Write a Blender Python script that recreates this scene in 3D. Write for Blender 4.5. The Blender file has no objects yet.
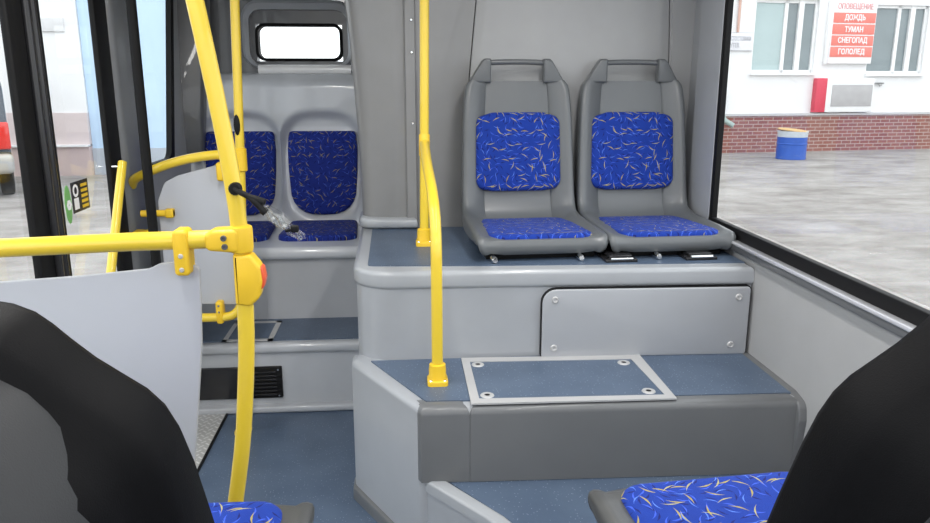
import bpy, bmesh, math, random
from math import sin, cos, pi, radians, atan2, sqrt
from mathutils import Vector, Matrix
random.seed(7)
SC = bpy.context.scene
C = SC.collection

# ---------------------------------------------------------------- camera, sky, exposure
cd = bpy.data.cameras.new('camera')
cam = bpy.data.objects.new('camera', cd); C.objects.link(cam)
cam.location = (0, 0, 1.40)
cam.rotation_euler = (radians(90 - 13.503), 0, radians(-4.754))
cd.sensor_width = 36.0
cd.lens = 36.0 * 760.0 / 930.0
cd.clip_start = 0.02
SC.camera = cam
w = bpy.data.worlds.new('overcast'); SC.world = w
w.use_nodes = True
bgn = w.node_tree.nodes['Background']
bgn.inputs[0].default_value = (0.93, 0.965, 1.0, 1)
bgn.inputs[1].default_value = 2.3
SC.view_settings.view_transform = 'Standard'
SC.view_settings.look = 'None'
SC.view_settings.gamma = 1.0
SC.view_settings.exposure = 0.22
SC.view_settings.use_curve_mapping = False
LAMP_POWER = 10.0

# ---------------------------------------------------------------- materials
def newmat(name):
    m = bpy.data.materials.new(name); m.use_nodes = True
    return m, m.node_tree.nodes, m.node_tree.links, m.node_tree.nodes['Principled BSDF']

def plain(name, col, rough=.4, metal=0.0, var=.06, scale=9.0, bump=0.0, bscale=250.0, coat=0.0, spec=.5):
    """Plastic, paint or metal: colour with a faint mottling, optional grain."""
    m, n, l, b = newmat(name)
    tc = n.new('ShaderNodeTexCoord')
    no = n.new('ShaderNodeTexNoise'); no.inputs['Scale'].default_value = scale; no.inputs['Detail'].default_value = 4
    l.new(tc.outputs['Object'], no.inputs['Vector'])
    mx = n.new('ShaderNodeMix'); mx.data_type = 'RGBA'
    mx.inputs[6].default_value = (*[c * (1 - var) for c in col], 1)
    mx.inputs[7].default_value = (*[min(1, c * (1 + var)) for c in col], 1)
    l.new(no.outputs['Fac'], mx.inputs[0])
    l.new(mx.outputs[2], b.inputs['Base Color'])
    b.inputs['Roughness'].default_value = rough
    b.inputs['Metallic'].default_value = metal
    b.inputs['Coat Weight'].default_value = coat
    b.inputs['Specular IOR Level'].default_value = spec
    if bump:
        n2 = n.new('ShaderNodeTexNoise'); n2.inputs['Scale'].default_value = bscale
        l.new(tc.outputs['Object'], n2.inputs['Vector'])
        bp = n.new('ShaderNodeBump'); bp.inputs['Strength'].default_value = bump; bp.inputs['Distance'].default_value = .001
        l.new(n2.outputs['Fac'], bp.inputs['Height']); l.new(bp.outputs[0], b.inputs['Normal'])
    return m

def vinyl(name):
    m, n, l, b = newmat(name)
    tc = n.new('ShaderNodeTexCoord')
    no = n.new('ShaderNodeTexNoise'); no.inputs['Scale'].default_value = 6; no.inputs['Detail'].default_value = 6
    l.new(tc.outputs['Object'], no.inputs['Vector'])
    r1 = n.new('ShaderNodeValToRGB')
    r1.color_ramp.elements[0].position = .3; r1.color_ramp.elements[0].color = (.062, .092, .145, 1)
    r1.color_ramp.elements[1].position = .75; r1.color_ramp.elements[1].color = (.088, .125, .185, 1)
    l.new(no.outputs['Fac'], r1.inputs[0])
    vo = n.new('ShaderNodeTexVoronoi'); vo.inputs['Scale'].default_value = 105
    l.new(tc.outputs['Object'], vo.inputs['Vector'])
    sp = n.new('ShaderNodeMath'); sp.operation = 'LESS_THAN'; sp.inputs[1].default_value = .19
    l.new(vo.outputs['Distance'], sp.inputs[0])
    rnd = n.new('ShaderNodeSeparateColor'); l.new(vo.outputs['Color'], rnd.inputs[0])
    g = n.new('ShaderNodeMath'); g.operation = 'GREATER_THAN'; g.inputs[1].default_value = .45
    l.new(rnd.outputs[0], g.inputs[0])
    mu = n.new('ShaderNodeMath'); mu.operation = 'MULTIPLY'; l.new(sp.outputs[0], mu.inputs[0]); l.new(g.outputs[0], mu.inputs[1])
    m2 = n.new('ShaderNodeMath'); m2.operation = 'MULTIPLY'; m2.inputs[1].default_value = .42; l.new(mu.outputs[0], m2.inputs[0])
    mx = n.new('ShaderNodeMix'); mx.data_type = 'RGBA'
    l.new(m2.outputs[0], mx.inputs[0]); l.new(r1.outputs[0], mx.inputs[6]); mx.inputs[7].default_value = (.36, .42, .50, 1)
    l.new(mx.outputs[2], b.inputs['Base Color'])
    b.inputs['Roughness'].default_value = .42
    bp = n.new('ShaderNodeBump'); bp.inputs['Strength'].default_value = .25; bp.inputs['Distance'].default_value = .001
    n3 = n.new('ShaderNodeTexNoise'); n3.inputs['Scale'].default_value = 320; l.new(tc.outputs['Object'], n3.inputs['Vector'])
    l.new(n3.outputs['Fac'], bp.inputs['Height']); l.new(bp.outputs[0], b.inputs['Normal'])
    return m

def M(n, l, op, a, b=None):
    x = n.new('ShaderNodeMath'); x.operation = op
    for k, v in enumerate((a, b)):
        if v is None: continue
        if hasattr(v, 'type') and not isinstance(v, (int, float)): l.new(v, x.inputs[k])
        else: x.inputs[k].default_value = v
    return x.outputs[0]

def fabric(name, base, dark, gain=1.0):
    """Blue bus moquette: short curved yellow, pale and dark blue strokes thrown at random angles, laid out on UV metres."""
    m, n, l, b = newmat(name)
    tc = n.new('ShaderNodeTexCoord')
    nz = n.new('ShaderNodeTexNoise'); nz.inputs['Scale'].default_value = 30; nz.inputs['Detail'].default_value = 3
    l.new(tc.outputs['UV'], nz.inputs['Vector'])
    mx = n.new('ShaderNodeMix'); mx.data_type = 'RGBA'
    l.new(nz.outputs['Fac'], mx.inputs[0])
    mx.inputs[6].default_value = (*dark, 1); mx.inputs[7].default_value = (*base, 1)
    col = mx.outputs[2]
    layers = [(40, .0, (.006, .009, .10), .8, .05, .46, .5), (36, .41, (.045, .10, .58), .75, .035, .48, .6),
              (33, .23, (.09, .19, .66), .40, .026, .48, -.7), (27, .77, (.36, .29, .055), .55, .032, .48, .45),
              (25, .13, (.38, .34, .13), .42, .024, .48, -.5)]
    layers = [(a, b_, tuple(x * gain for x in c_), d, e, f, h) for a, b_, c_, d, e, f, h in layers]
    for sc, off, c, prob, wid, ln, bend in layers:
        mp = n.new('ShaderNodeMapping'); mp.inputs['Location'].default_value = (off, off * 1.7, 0)
        mp.inputs['Scale'].default_value = (sc, sc, sc)
        l.new(tc.outputs['UV'], mp.inputs['Vector'])
        vo = n.new('ShaderNodeTexVoronoi'); vo.voronoi_dimensions = '2D'; vo.inputs['Scale'].default_value = 1.0
        vo.inputs['Randomness'].default_value = .75
        l.new(mp.outputs[0], vo.inputs['Vector'])
        sub = n.new('ShaderNodeVectorMath'); sub.operation = 'SUBTRACT'
        l.new(mp.outputs[0], sub.inputs[0]); l.new(vo.outputs['Position'], sub.inputs[1])
        sx = n.new('ShaderNodeSeparateXYZ'); l.new(sub.outputs[0], sx.inputs[0])
        cc = n.new('ShaderNodeSeparateColor'); l.new(vo.outputs['Color'], cc.inputs[0])
        ang = M(n, l, 'MULTIPLY', cc.outputs[0], 6.283)
        ca, sa = M(n, l, 'COSINE', ang), M(n, l, 'SINE', ang)
        u = M(n, l, 'ADD', M(n, l, 'MULTIPLY', sx.outputs[0], ca), M(n, l, 'MULTIPLY', sx.outputs[1], sa))
        v = M(n, l, 'SUBTRACT', M(n, l, 'MULTIPLY', sx.outputs[1], ca), M(n, l, 'MULTIPLY', sx.outputs[0], sa))
        v = M(n, l, 'SUBTRACT', v, M(n, l, 'MULTIPLY', M(n, l, 'MULTIPLY', u, u), bend))
        # stroke tapers to its ends
        tap = M(n, l, 'MULTIPLY', M(n, l, 'SUBTRACT', 1.0, M(n, l, 'DIVIDE', M(n, l, 'ABSOLUTE', u), ln)), wid * 1.6)
        mask = M(n, l, 'LESS_THAN', M(n, l, 'ABSOLUTE', v), tap)
        mask = M(n, l, 'MULTIPLY', mask, M(n, l, 'LESS_THAN', cc.outputs[1], prob))
        mask = M(n, l, 'MULTIPLY', mask, .88)
        mm = n.new('ShaderNodeMix'); mm.data_type = 'RGBA'
        l.new(mask, mm.inputs[0]); l.new(col, mm.inputs[6]); mm.inputs[7].default_value = (*c, 1)
        col = mm.outputs[2]
    l.new(col, b.inputs['Base Color'])
    b.inputs['Roughness'].default_value = .85
    b.inputs['Sheen Weight'].default_value = .04
    b.inputs['Specular IOR Level'].default_value = .2
    bp = n.new('ShaderNodeBump'); bp.inputs['Strength'].default_value = .5; bp.inputs['Distance'].default_value = .001
    n3 = n.new('ShaderNodeTexNoise'); n3.inputs['Scale'].default_value = 700; l.new(tc.outputs['UV'], n3.inputs['Vector'])
    l.new(n3.outputs['Fac'], bp.inputs['Height']); l.new(bp.outputs[0], b.inputs['Normal'])
    return m

def thin_glass(name, tint=(.97, .98, .98), refl=.06):
    m, n, l, b = newmat(name); n.remove(b)
    out = n['Material Output']
    t = n.new('ShaderNodeBsdfTransparent'); t.inputs[0].default_value = (*tint, 1)
    g = n.new('ShaderNodeBsdfGlossy'); g.inputs['Roughness'].default_value = .02
    fr = n.new('ShaderNodeFresnel'); fr.inputs[0].default_value = 1.35
    mx = n.new('ShaderNodeMixShader')
    mul = M(n, l, 'MULTIPLY', fr.outputs[0], .14)
    l.new(mul, mx.inputs[0]); l.new(t.outputs[0], mx.inputs[1]); l.new(g.outputs[0], mx.inputs[2])
    l.new(mx.outputs[0], out.inputs[0])
    return m

def clear_film(name):
    m, n, l, b = newmat(name); n.remove(b)
    out = n['Material Output']
    t = n.new('ShaderNodeBsdfTransparent'); t.inputs[0].default_value = (.95, .96, .96, 1)
    g = n.new('ShaderNodeBsdfGlossy'); g.inputs['Roughness'].default_value = .35
    d = n.new('ShaderNodeBsdfTranslucent'); d.inputs[0].default_value = (.9, .92, .92, 1)
    lw = n.new('ShaderNodeLayerWeight'); lw.inputs[0].default_value = .10
    m1 = n.new('ShaderNodeMixShader'); m1.inputs[0].default_value = .12; l.new(g.outputs[0], m1.inputs[1]); l.new(d.outputs[0], m1.inputs[2])
    mx = n.new('ShaderNodeMixShader')
    l.new(lw.outputs['Facing'], mx.inputs[0]); l.new(t.outputs[0], mx.inputs[1]); l.new(m1.outputs[0], mx.inputs[2])
    l.new(mx.outputs[0], out.inputs[0])
    return m

def brick_mat(name):
    m, n, l, b = newmat(name)
    tc = n.new('ShaderNodeTexCoord')
    mp = n.new('ShaderNodeMapping'); mp.inputs['Rotation'].default_value = (radians(90), 0, 0)
    l.new(tc.outputs['Object'], mp.inputs['Vector'])
    br = n.new('ShaderNodeTexBrick')
    br.inputs['Color1'].default_value = (.20, .050, .036, 1); br.inputs['Color2'].default_value = (.27, .080, .058, 1)
    br.inputs['Mortar'].default_value = (.42, .33, .30, 1)
    br.inputs['Scale'].default_value = 1.0; br.inputs['Brick Width'].default_value = .26; br.inputs['Row Height'].default_value = .085
    br.inputs['Mortar Size'].default_value = .010
    l.new(mp.outputs[0], br.inputs['Vector'])
    no = n.new('ShaderNodeTexNoise'); no.inputs['Scale'].default_value = 1.8; no.inputs['Detail'].default_value = 5
    l.new(tc.outputs['Object'], no.inputs['Vector'])
    mx = n.new('ShaderNodeMix'); mx.data_type = 'RGBA'; mx.inputs[7].default_value = (.40, .30, .27, 1)
    f = M(n, l, 'MULTIPLY', no.outputs['Fac'], .35)
    l.new(f, mx.inputs[0]); l.new(br.outputs['Color'], mx.inputs[6]); l.new(mx.outputs[2], b.inputs['Base Color'])
    b.inputs['Roughness'].default_value = .9
    return m

def asphalt_mat(name):
    m, n, l, b = newmat(name)
    tc = n.new('ShaderNodeTexCoord')
    mp = n.new('ShaderNodeMapping'); mp.inputs['Scale'].default_value = (.8, 1.3, 1)
    l.new(tc.outputs['Object'], mp.inputs['Vector'])
    no = n.new('ShaderNodeTexNoise'); no.inputs['Scale'].default_value = 1.5; no.inputs['Detail'].default_value = 10; no.inputs['Roughness'].default_value = .65
    l.new(mp.outputs[0], no.inputs['Vector'])
    r = n.new('ShaderNodeValToRGB')
    r.color_ramp.elements[0].position = .32; r.color_ramp.elements[0].color = (.190, .165, .148, 1)
    r.color_ramp.elements[1].position = .66; r.color_ramp.elements[1].color = (.37, .345, .32, 1)
    l.new(no.outputs['Fac'], r.inputs[0])
    n2 = n.new('ShaderNodeTexNoise'); n2.inputs['Scale'].default_value = 45; n2.inputs['Detail'].default_value = 3
    l.new(tc.outputs['Object'], n2.inputs['Vector'])
    mx = n.new('ShaderNodeMix'); mx.data_type = 'RGBA'; mx.blend_type = 'OVERLAY'; mx.inputs[0].default_value = .35
    l.new(r.outputs[0], mx.inputs[6]); l.new(n2.outputs['Color'], mx.inputs[7])
    hs = n.new('ShaderNodeHueSaturation'); hs.inputs['Saturation'].default_value = .8; l.new(mx.outputs[2], hs.inputs['Color'])
    l.new(hs.outputs[0], b.inputs['Base Color'])
    b.inputs['Roughness'].default_value = .95
    return m

def checker_plate(name):
    """Aluminium tread plate: raised lozenges at alternating diagonals."""
    m, n, l, b = newmat(name)
    tc = n.new('ShaderNodeTexCoord')
    mp = n.new('ShaderNodeMapping'); mp.inputs['Rotation'].default_value = (0, 0, radians(45)); mp.inputs['Scale'].default_value = (38, 38, 38)
    l.new(tc.outputs['Object'], mp.inputs['Vector'])
    ck = n.new('ShaderNodeTexChecker'); ck.inputs['Scale'].default_value = 1.0; l.new(mp.outputs[0], ck.inputs['Vector'])
    fr = n.new('ShaderNodeVectorMath'); fr.operation = 'FRACTION'; l.new(mp.outputs[0], fr.inputs[0])
    sx = n.new('ShaderNodeSeparateXYZ'); l.new(fr.outputs[0], sx.inputs[0])
    ax = M(n, l, 'ABSOLUTE', M(n, l, 'SUBTRACT', sx.outputs[0], .5)); ay = M(n, l, 'ABSOLUTE', M(n, l, 'SUBTRACT', sx.outputs[1], .5))
    a = M(n, l, 'MULTIPLY', M(n, l, 'LESS_THAN', ax, .14), M(n, l, 'LESS_THAN', ay, .42))
    c = M(n, l, 'MULTIPLY', M(n, l, 'LESS_THAN', ay, .14), M(n, l, 'LESS_THAN', ax, .42))
    mx = n.new('ShaderNodeMix'); l.new(ck.outputs['Fac'], mx.inputs[0]); l.new(a, mx.inputs[2]); l.new(c, mx.inputs[3])
    bp = n.new('ShaderNodeBump'); bp.inputs['Strength'].default_value = .8; bp.inputs['Distance'].default_value = .003
    l.new(mx.outputs[0], bp.inputs['Height']); l.new(bp.outputs[0], b.inputs['Normal'])
    cm = n.new('ShaderNodeMix'); cm.data_type = 'RGBA'; l.new(mx.outputs[0], cm.inputs[0])
    cm.inputs[6].default_value = (.50, .50, .49, 1); cm.inputs[7].default_value = (.74, .74, .73, 1)
    l.new(cm.outputs[2], b.inputs['Base Color'])
    b.inputs['Metallic'].default_value = .25; b.inputs['Roughness'].default_value = .4
    return m

def lamp_mat(name, col, strength):
    m, n, l, b = newmat(name)
    b.inputs['Base Color'].default_value = (*col, 1)
    b.inputs['Emission Color'].default_value = (*col, 1); b.inputs['Emission Strength'].default_value = strength
    return m

GREY = plain('grey_moulded_plastic', (.330, .345, .368), .30, bump=.10, bscale=420, coat=.25)
GREY_L = plain('pale_grey_plastic', (.44, .455, .48), .28, bump=.08, bscale=420, coat=.3)
COLG = plain('grey_column_plastic', (.225, .225, .225), .28, bump=.10, bscale=420, coat=.25)
GREY_D = plain('grey_riser_shaded', (.130, .135, .140), .36, bump=.14, bscale=500, coat=.1)  # darker grey: the shade on the step risers is put into the colour
GREY_T = plain('grey_edge_trim', (.34, .355, .375), .30, bump=.06, coat=.2)
GREY_W = plain('grey_wall_panel', (.345, .35, .355), .42, bump=.14, bscale=600, coat=.1)
GREY_S = plain('grey_side_lining', (.36, .362, .365), .7, bump=.2, bscale=500)
SEATG = plain('grey_seat_shell', (.112, .120, .126), .34, bump=.15, bscale=600, coat=.05)
CHAR = plain('charcoal_seat_shell', (.060, .062, .062), .42, bump=.15, bscale=600)
BACKG = plain('dark_grey_back_panel', (.030, .031, .033), .5, bump=.25, bscale=700, spec=.25)
BLACKP = plain('black_shell_back', (.0050, .0050, .0056), .55, bump=.25, bscale=700, spec=.07)
BENCHP = plain('pale_bench_plastic', (.58, .60, .63), .22, bump=.03, coat=.4)
DUCT = plain('dark_grey_duct', (.10, .104, .11), .35, coat=.3)
YEL = plain('yellow_rail_paint', (.74, .53, .035), .33, var=.03, coat=.35)
YEL2 = plain('yellow_fitting_plastic', (.78, .50, .022), .42, var=.03)
PANEL = plain('light_partition', (.43, .445, .48), .5, var=.03)
BLACK = plain('black_rubber', (.006, .006, .0065), .6, spec=.2)
BLACKG = plain('black_gloss', (.015, .015, .017), .25)
ALU = plain('brushed_aluminium', (.50, .50, .50), .38, metal=.25)
CHROME = plain('bright_steel', (.72, .72, .72), .18, metal=1.0)
RAILS = plain('silver_sill_rail', (.62, .63, .66), .25, metal=.35, coat=.3)
VINYL = vinyl('blue_speckled_vinyl')
FAB = fabric('blue_moquette', (.010, .043, .30), (.007, .028, .225))
FABD = fabric('blue_moquette_dark', (.015, .034, .26), (.010, .021, .17), .9)  # slightly darker copy for the rear bench pads
GLASS = thin_glass('window_glass')
FILM = clear_film('clear_wrap')
ORANGE = plain('orange_button', (.75, .10, .03), .3)
TREAD = checker_plate('tread_plate')
WHITEP = plain('white_render', (.78, .78, .78), .8, var=.04, scale=2)
PINKP = plain('pale_pink_plinth', (.56, .45, .43), .85, var=.1, scale=3)
BLUEW = plain('pale_blue_render', (.52, .68, .86), .8, var=.04, scale=2)
BRICK = brick_mat('red_brick')
ASPH = asphalt_mat('worn_asphalt')
WINF = plain('white_window_frame', (.80, .80, .80), .5)
WING = plain('dull_window_pane', (.20, .24, .25), .15, var=.25, scale=1.2)
WINC = plain('curtained_pane', (.40, .50, .50), .2, var=.12, scale=1.5)
RED = plain('red_sign_face', (.76, .19, .15), .5)
REDB = plain('crimson_side', (.62, .05, .09), .5)
REDT = plain('pink_lettering', (.70, .33, .33), .5)
WHT = plain('white_lettering', (.86, .84, .84), .5)
GREYT = plain('grey_lettering', (.42, .42, .45), .5)
PLAQ = plain('plaque_face', (.74, .74, .77), .5)
BOXG = plain('grey_grille_face', (.42, .41, .41), .6, var=.15, scale=6)
DRUMB = plain('blue_drum_paint', (.022, .09, .40), .45, var=.15, scale=6)
DRUMW = plain('whitish_drum_band', (.55, .60, .62), .5, var=.15)
DRUML = plain('rusty_yellow_lid', (.62, .40, .16), .6, var=.2)
PIPEG = plain('green_grey_pipe', (.32, .40, .37), .5)
CARP = plain('dark_blue_car_paint', (.030, .045, .065), .25, coat=.8)
CARG = plain('dark_car_glass', (.05, .06, .065), .08)
CARS = plain('silver_bumper', (.42, .42, .41), .4, metal=.3)
TAIL = plain('red_tail_lamp', (.65, .03, .02), .15, coat=.6)
GREEN = plain('green_sticker', (.16, .42, .12), .5)

# ---------------------------------------------------------------- geometry helpers
def rootloc(p):
    while p is not None and p.parent is not None: p = p.parent
    return Vector(p.location) if p is not None else Vector((0, 0, 0))

def rounded(poly, rads, seg=6):
    """Plan polygon with rounded corners; rads: one radius or one per corner."""
    n = len(poly); out = []
    for i in range(n):
        r = rads if isinstance(rads, (int, float)) else rads[i]
        p = Vector(poly[i]).to_2d(); a = Vector(poly[i - 1]).to_2d() - p; b = Vector(poly[(i + 1) % n]).to_2d() - p
        if r <= 0: out.append((p.x, p.y)); continue
        la, lb = a.length, b.length; a.normalize(); b.normalize()
        ang = a.angle(b); d = min(r / math.tan(ang / 2), la * .49, lb * .49); r2 = d * math.tan(ang / 2)
        cen = p + (a + b).normalized() * (r2 / sin(ang / 2))
        s = p + a * d; e = p + b * d
        a0 = atan2(s.y - cen.y, s.x - cen.x); a1 = atan2(e.y - cen.y, e.x - cen.x)
        da = (a1 - a0 + pi) % (2 * pi) - pi
        for k in range(seg + 1):
            t = a0 + da * k / seg; out.append((cen.x + r2 * cos(t), cen.y + r2 * sin(t)))
    return out

class B:
    def __init__(s):
        s.bm = bmesh.new(); s.uv = s.bm.loops.layers.uv.new('UVMap')
    def _merge(s, t):
        me = bpy.data.meshes.new('tmp'); t.to_mesh(me); t.free(); s.bm.from_mesh(me); bpy.data.meshes.remove(me)
        return s
    def box(s, x0, x1, y0, y1, z0, z1, bev=0.0, seg=3, mat=None):
        t = bmesh.new(); bmesh.ops.create_cube(t, size=1)
        for v in t.verts:
            v.co = Vector((x0 if v.co.x < 0 else x1, y0 if v.co.y < 0 else y1, z0 if v.co.z < 0 else z1))
        if bev: bmesh.ops.bevel(t, geom=t.edges[:], offset=bev, segments=seg, affect='EDGES', profile=.5)
        if mat is not None: bmesh.ops.transform(t, matrix=mat, verts=t.verts)
        return s._merge(t)
    def prism(s, poly, axis, a0, a1, bev=0.0, seg=3, mat=None, which='both'):
        """poly extruded along axis: z -> (x,y), y -> (x,z), x -> (y,z)"""
        f = {'z': lambda p, a: (p[0], p[1], a), 'y': lambda p, a: (p[0], a, p[1]), 'x': lambda p, a: (a, p[0], p[1])}[axis]
        t = bmesh.new()
        lo = [t.verts.new(f(p, a0)) for p in poly]; hi = [t.verts.new(f(p, a1)) for p in poly]
        n = len(poly)
        t.faces.new(lo); t.faces.new(hi)
        for i in range(n): t.faces.new((lo[i], lo[(i + 1) % n], hi[(i + 1) % n], hi[i]))
        bmesh.ops.recalc_face_normals(t, faces=t.faces)
        if bev:
            L, H = set(lo), set(hi)
            ed = [e for e in t.edges if (which in ('both', 'hi') and e.verts[0] in H and e.verts[1] in H) or (which in ('both', 'lo') and e.verts[0] in L and e.verts[1] in L)]
            bmesh.ops.bevel(t, geom=ed, offset=bev, segments=seg, affect='EDGES', profile=.5)
        if mat is not None: bmesh.ops.transform(t, matrix=mat, verts=t.verts)
        return s._merge(t)
    def loft(s, rings, close=True, caps=True, mat=None):
        t = bmesh.new()
        R = [[t.verts.new(p) for p in r] for r in rings]
        n = len(R[0])
        for a, b in zip(R[:-1], R[1:]):
            for i in range(n if close else n - 1):
                j = (i + 1) % n
                t.faces.new((a[i], a[j], b[j], b[i]))
        if caps and close:
            for r in (R[0], R[-1]):
                try: t.faces.new(r)
                except ValueError: pass
        bmesh.ops.remove_doubles(t, verts=t.verts, dist=1e-6)
        bmesh.ops.recalc_face_normals(t, faces=t.faces)
        if mat is not None: bmesh.ops.transform(t, matrix=mat, verts=t.verts)
        return s._merge(t)
    def tube(s, pts, r, n=14, smooth=0, caps=True):
        P = [Vector(p) for p in pts]
        for _ in range(smooth):
            q = [P[0]]
            for a, b in zip(P[:-1], P[1:]): q += [a.lerp(b, .25), a.lerp(b, .75)]
            P = q + [P[-1]]
        rings = []; ref = None
        for i, p in enumerate(P):
            d = (P[min(i + 1, len(P) - 1)] - P[max(i - 1, 0)]).normalized()
            if ref is None: ref = Vector((0, 0, 1)) if abs(d.z) < .9 else Vector((1, 0, 0))
            u = d.cross(ref).normalized(); v = u.cross(d).normalized(); ref = v
            rr = r[i * (len(r) - 1) // max(1, len(P) - 1)] if isinstance(r, (list, tuple)) else r
            rings.append([p + (u * cos(2 * pi * k / n) + v * sin(2 * pi * k / n)) * rr for k in range(n)])
        return s.loft(rings, caps=caps)
    def lathe(s, prof, cen=(0, 0, 0), n=24, axis='z', mat=None):
        c = Vector(cen); rings = []
        for r, h in prof:
            r = max(r, 1e-5); ring = []
            for k in range(n):
                a = 2 * pi * k / n; x, y = r * cos(a), r * sin(a)
                ring.append(c + Vector({'z': (x, y, h), 'y': (x, h, y), 'x': (h, x, y)}[axis]))
            rings.append(ring)
        return s.loft(rings, mat=mat)
    def grid(s, fn, nu, nv, thick=None):
        t = bmesh.new()
        V = [[t.verts.new(fn(i / nu, j / nv)) for j in range(nv + 1)] for i in range(nu + 1)]
        for i in range(nu):
            for j in range(nv): t.faces.new((V[i][j], V[i + 1][j], V[i + 1][j + 1], V[i][j + 1]))
        if thick is not None:
            d = Vector(thick)
            W = [[t.verts.new(V[i][j].co + d) for j in range(nv + 1)] for i in range(nu + 1)]
            for i in range(nu):
                for j in range(nv): t.faces.new((W[i][j + 1], W[i + 1][j + 1], W[i + 1][j], W[i][j]))
            bd = [(i, 0) for i in range(nu)] + [(nu, j) for j in range(nv)] + [(i, nv) for i in range(nu, 0, -1)] + [(0, j) for j in range(nv, 0, -1)]
            for a, b in zip(bd, bd[1:] + bd[:1]):
                t.faces.new((V[a[0]][a[1]], V[b[0]][b[1]], W[b[0]][b[1]], W[a[0]][a[1]]))
        bmesh.ops.recalc_face_normals(t, faces=t.faces)
        return s._merge(t)
    def pad(s, outline, th, mat, dome=.0, edge=.014):
        """A cushion: outline in its own (a, b) plane, puffed to thickness th; UV in metres."""
        t = bmesh.new(); uv = t.loops.layers.uv.new('UVMap')
        ca = sum(p[0] for p in outline) / len(outline); cb = sum(p[1] for p in outline) / len(outline)
        ext = max(max(abs(p[0] - ca) for p in outline), max(abs(p[1] - cb) for p in outline))
        spec = [(1.0, 0), (1.0, th * .55), (1 - edge * .25 / ext, th * .8), (1 - edge * .7 / ext, th * .95), (1 - edge * 1.4 / ext, th),
                (.66, th + dome * .6), (.33, th + dome * .92)]
        rings = [[t.verts.new((ca + (p[0] - ca) * k, cb + (p[1] - cb) * k, h)) for p in outline] for k, h in spec]
        cv = t.verts.new((ca, cb, th + dome)); n = len(outline)
        for a, b in zip(rings[:-1], rings[1:]):
            for i in range(n): t.faces.new((a[i], a[(i + 1) % n], b[(i + 1) % n], b[i]))
        for i in range(n): t.faces.new((rings[-1][i], rings[-1][(i + 1) % n], cv))
        t.faces.new(rings[0][::-1])
        bmesh.ops.recalc_face_normals(t, faces=t.faces)
        for f in t.faces:
            for lp in f.loops: lp[uv].uv = (lp.vert.co.x, lp.vert.co.y)
        bmesh.ops.transform(t, matrix=mat, verts=t.verts)
        return s._merge(t)
    def build(s, name, mat, parent=None, angle=38, mods=None):
        me = bpy.data.meshes.new(name)
        off = rootloc(parent) if (parent is not None and not parent.get('_local')) else Vector((0, 0, 0))
        p = parent
        while p is not None and p.parent is not None: p = p.parent
        if p is not None and p.get('_local'): off = Vector((0, 0, 0))
        if off.length: bmesh.ops.translate(s.bm, verts=s.bm.verts, vec=-off)
        s.bm.to_mesh(me); s.bm.free()
        me.polygons.foreach_set('use_smooth', [True] * len(me.polygons))
        me.set_sharp_from_angle(angle=radians(angle))
        me.materials.append(mat)
        o = bpy.data.objects.new(name, me); C.objects.link(o)
        if parent is not None: o.parent = parent
        return o

def tag(o, label, cat, group=None):
    o['label'] = label; o['category'] = cat
    if group: o['group'] = group
    return o
def thing(name, label, cat, loc=(0, 0, 0), rz=0.0, group=None, local=False):
    o = bpy.data.objects.new(name, None); C.objects.link(o); o.location = loc; o.rotation_euler = (0, 0, rz)
    o.empty_display_size = .1
    if local: o['_local'] = 1
    return tag(o, label, cat, group)
def struct(o, label=None):
    o['kind'] = 'structure'
    if label: o['label'] = label
    return o
def sgroup(name, loc=(0, 0, 0), label=None):
    o = bpy.data.objects.new(name, None); C.objects.link(o); o.location = loc
    return struct(o, label)
def basis(org, a, b, c):
    m = Matrix.Identity(4)
    for k, v in enumerate((a, b, c)):
        v = Vector(v).normalized()
        m[0][k], m[1][k], m[2][k] = v
    m[0][3], m[1][3], m[2][3] = org
    return m
def copy_tree(o, parent=None):
    c = o.copy(); C.objects.link(c)
    if parent is not None: c.parent = parent; c.matrix_parent_inverse = o.matrix_parent_inverse
    for ch in [x for x in SC.objects if x.parent is o]: copy_tree(ch, c)
    return c
def text_mesh(body, h, depth, width=None, bold=0.0):
    """Lettering as a mesh in the x/z plane, centred, facing -y."""
    cu = bpy.data.curves.new('lettering', 'FONT'); cu.body = body; cu.size = h * 1.38; cu.align_x = 'CENTER'; cu.align_y = 'CENTER'
    cu.extrude = depth / 2; cu.offset = bold; cu.resolution_u = 3
    o = bpy.data.objects.new('lettering', cu); C.objects.link(o)
    bpy.context.view_layer.update()
    me = bpy.data.meshes.new_from_object(o.evaluated_get(bpy.context.evaluated_depsgraph_get()))
    bpy.data.objects.remove(o); bpy.data.curves.remove(cu)
    xs = [v.co.x for v in me.vertices]; ys = [v.co.y for v in me.vertices]
    cx, cy = (min(xs) + max(xs)) / 2, (min(ys) + max(ys)) / 2
    k = width / (max(xs) - min(xs)) if width else 1.0
    for v in me.vertices: v.co = Vector(((v.co.x - cx) * k, -v.co.z, v.co.y - cy))
    return me

# ================================================================ THE BUS SHELL
struct(B().box(-1.25, 1.30, -2.4, 4.3, -.06, 0).build('floor', VINYL))
struct(B().box(-1.06, -.767, .9, 3.12, 0, .006, .002).build('trim_1', TREAD), 'aluminium tread plate on the floor by the door')
struct(B().box(-.770, -.762, .9, 3.12, .0, .008).build('trim_2', BLACK))
struct(B().box(-1.30, 1.36, -2.4, 4.4, 2.12, 2.20).build('ceiling', GREY_W))
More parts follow.
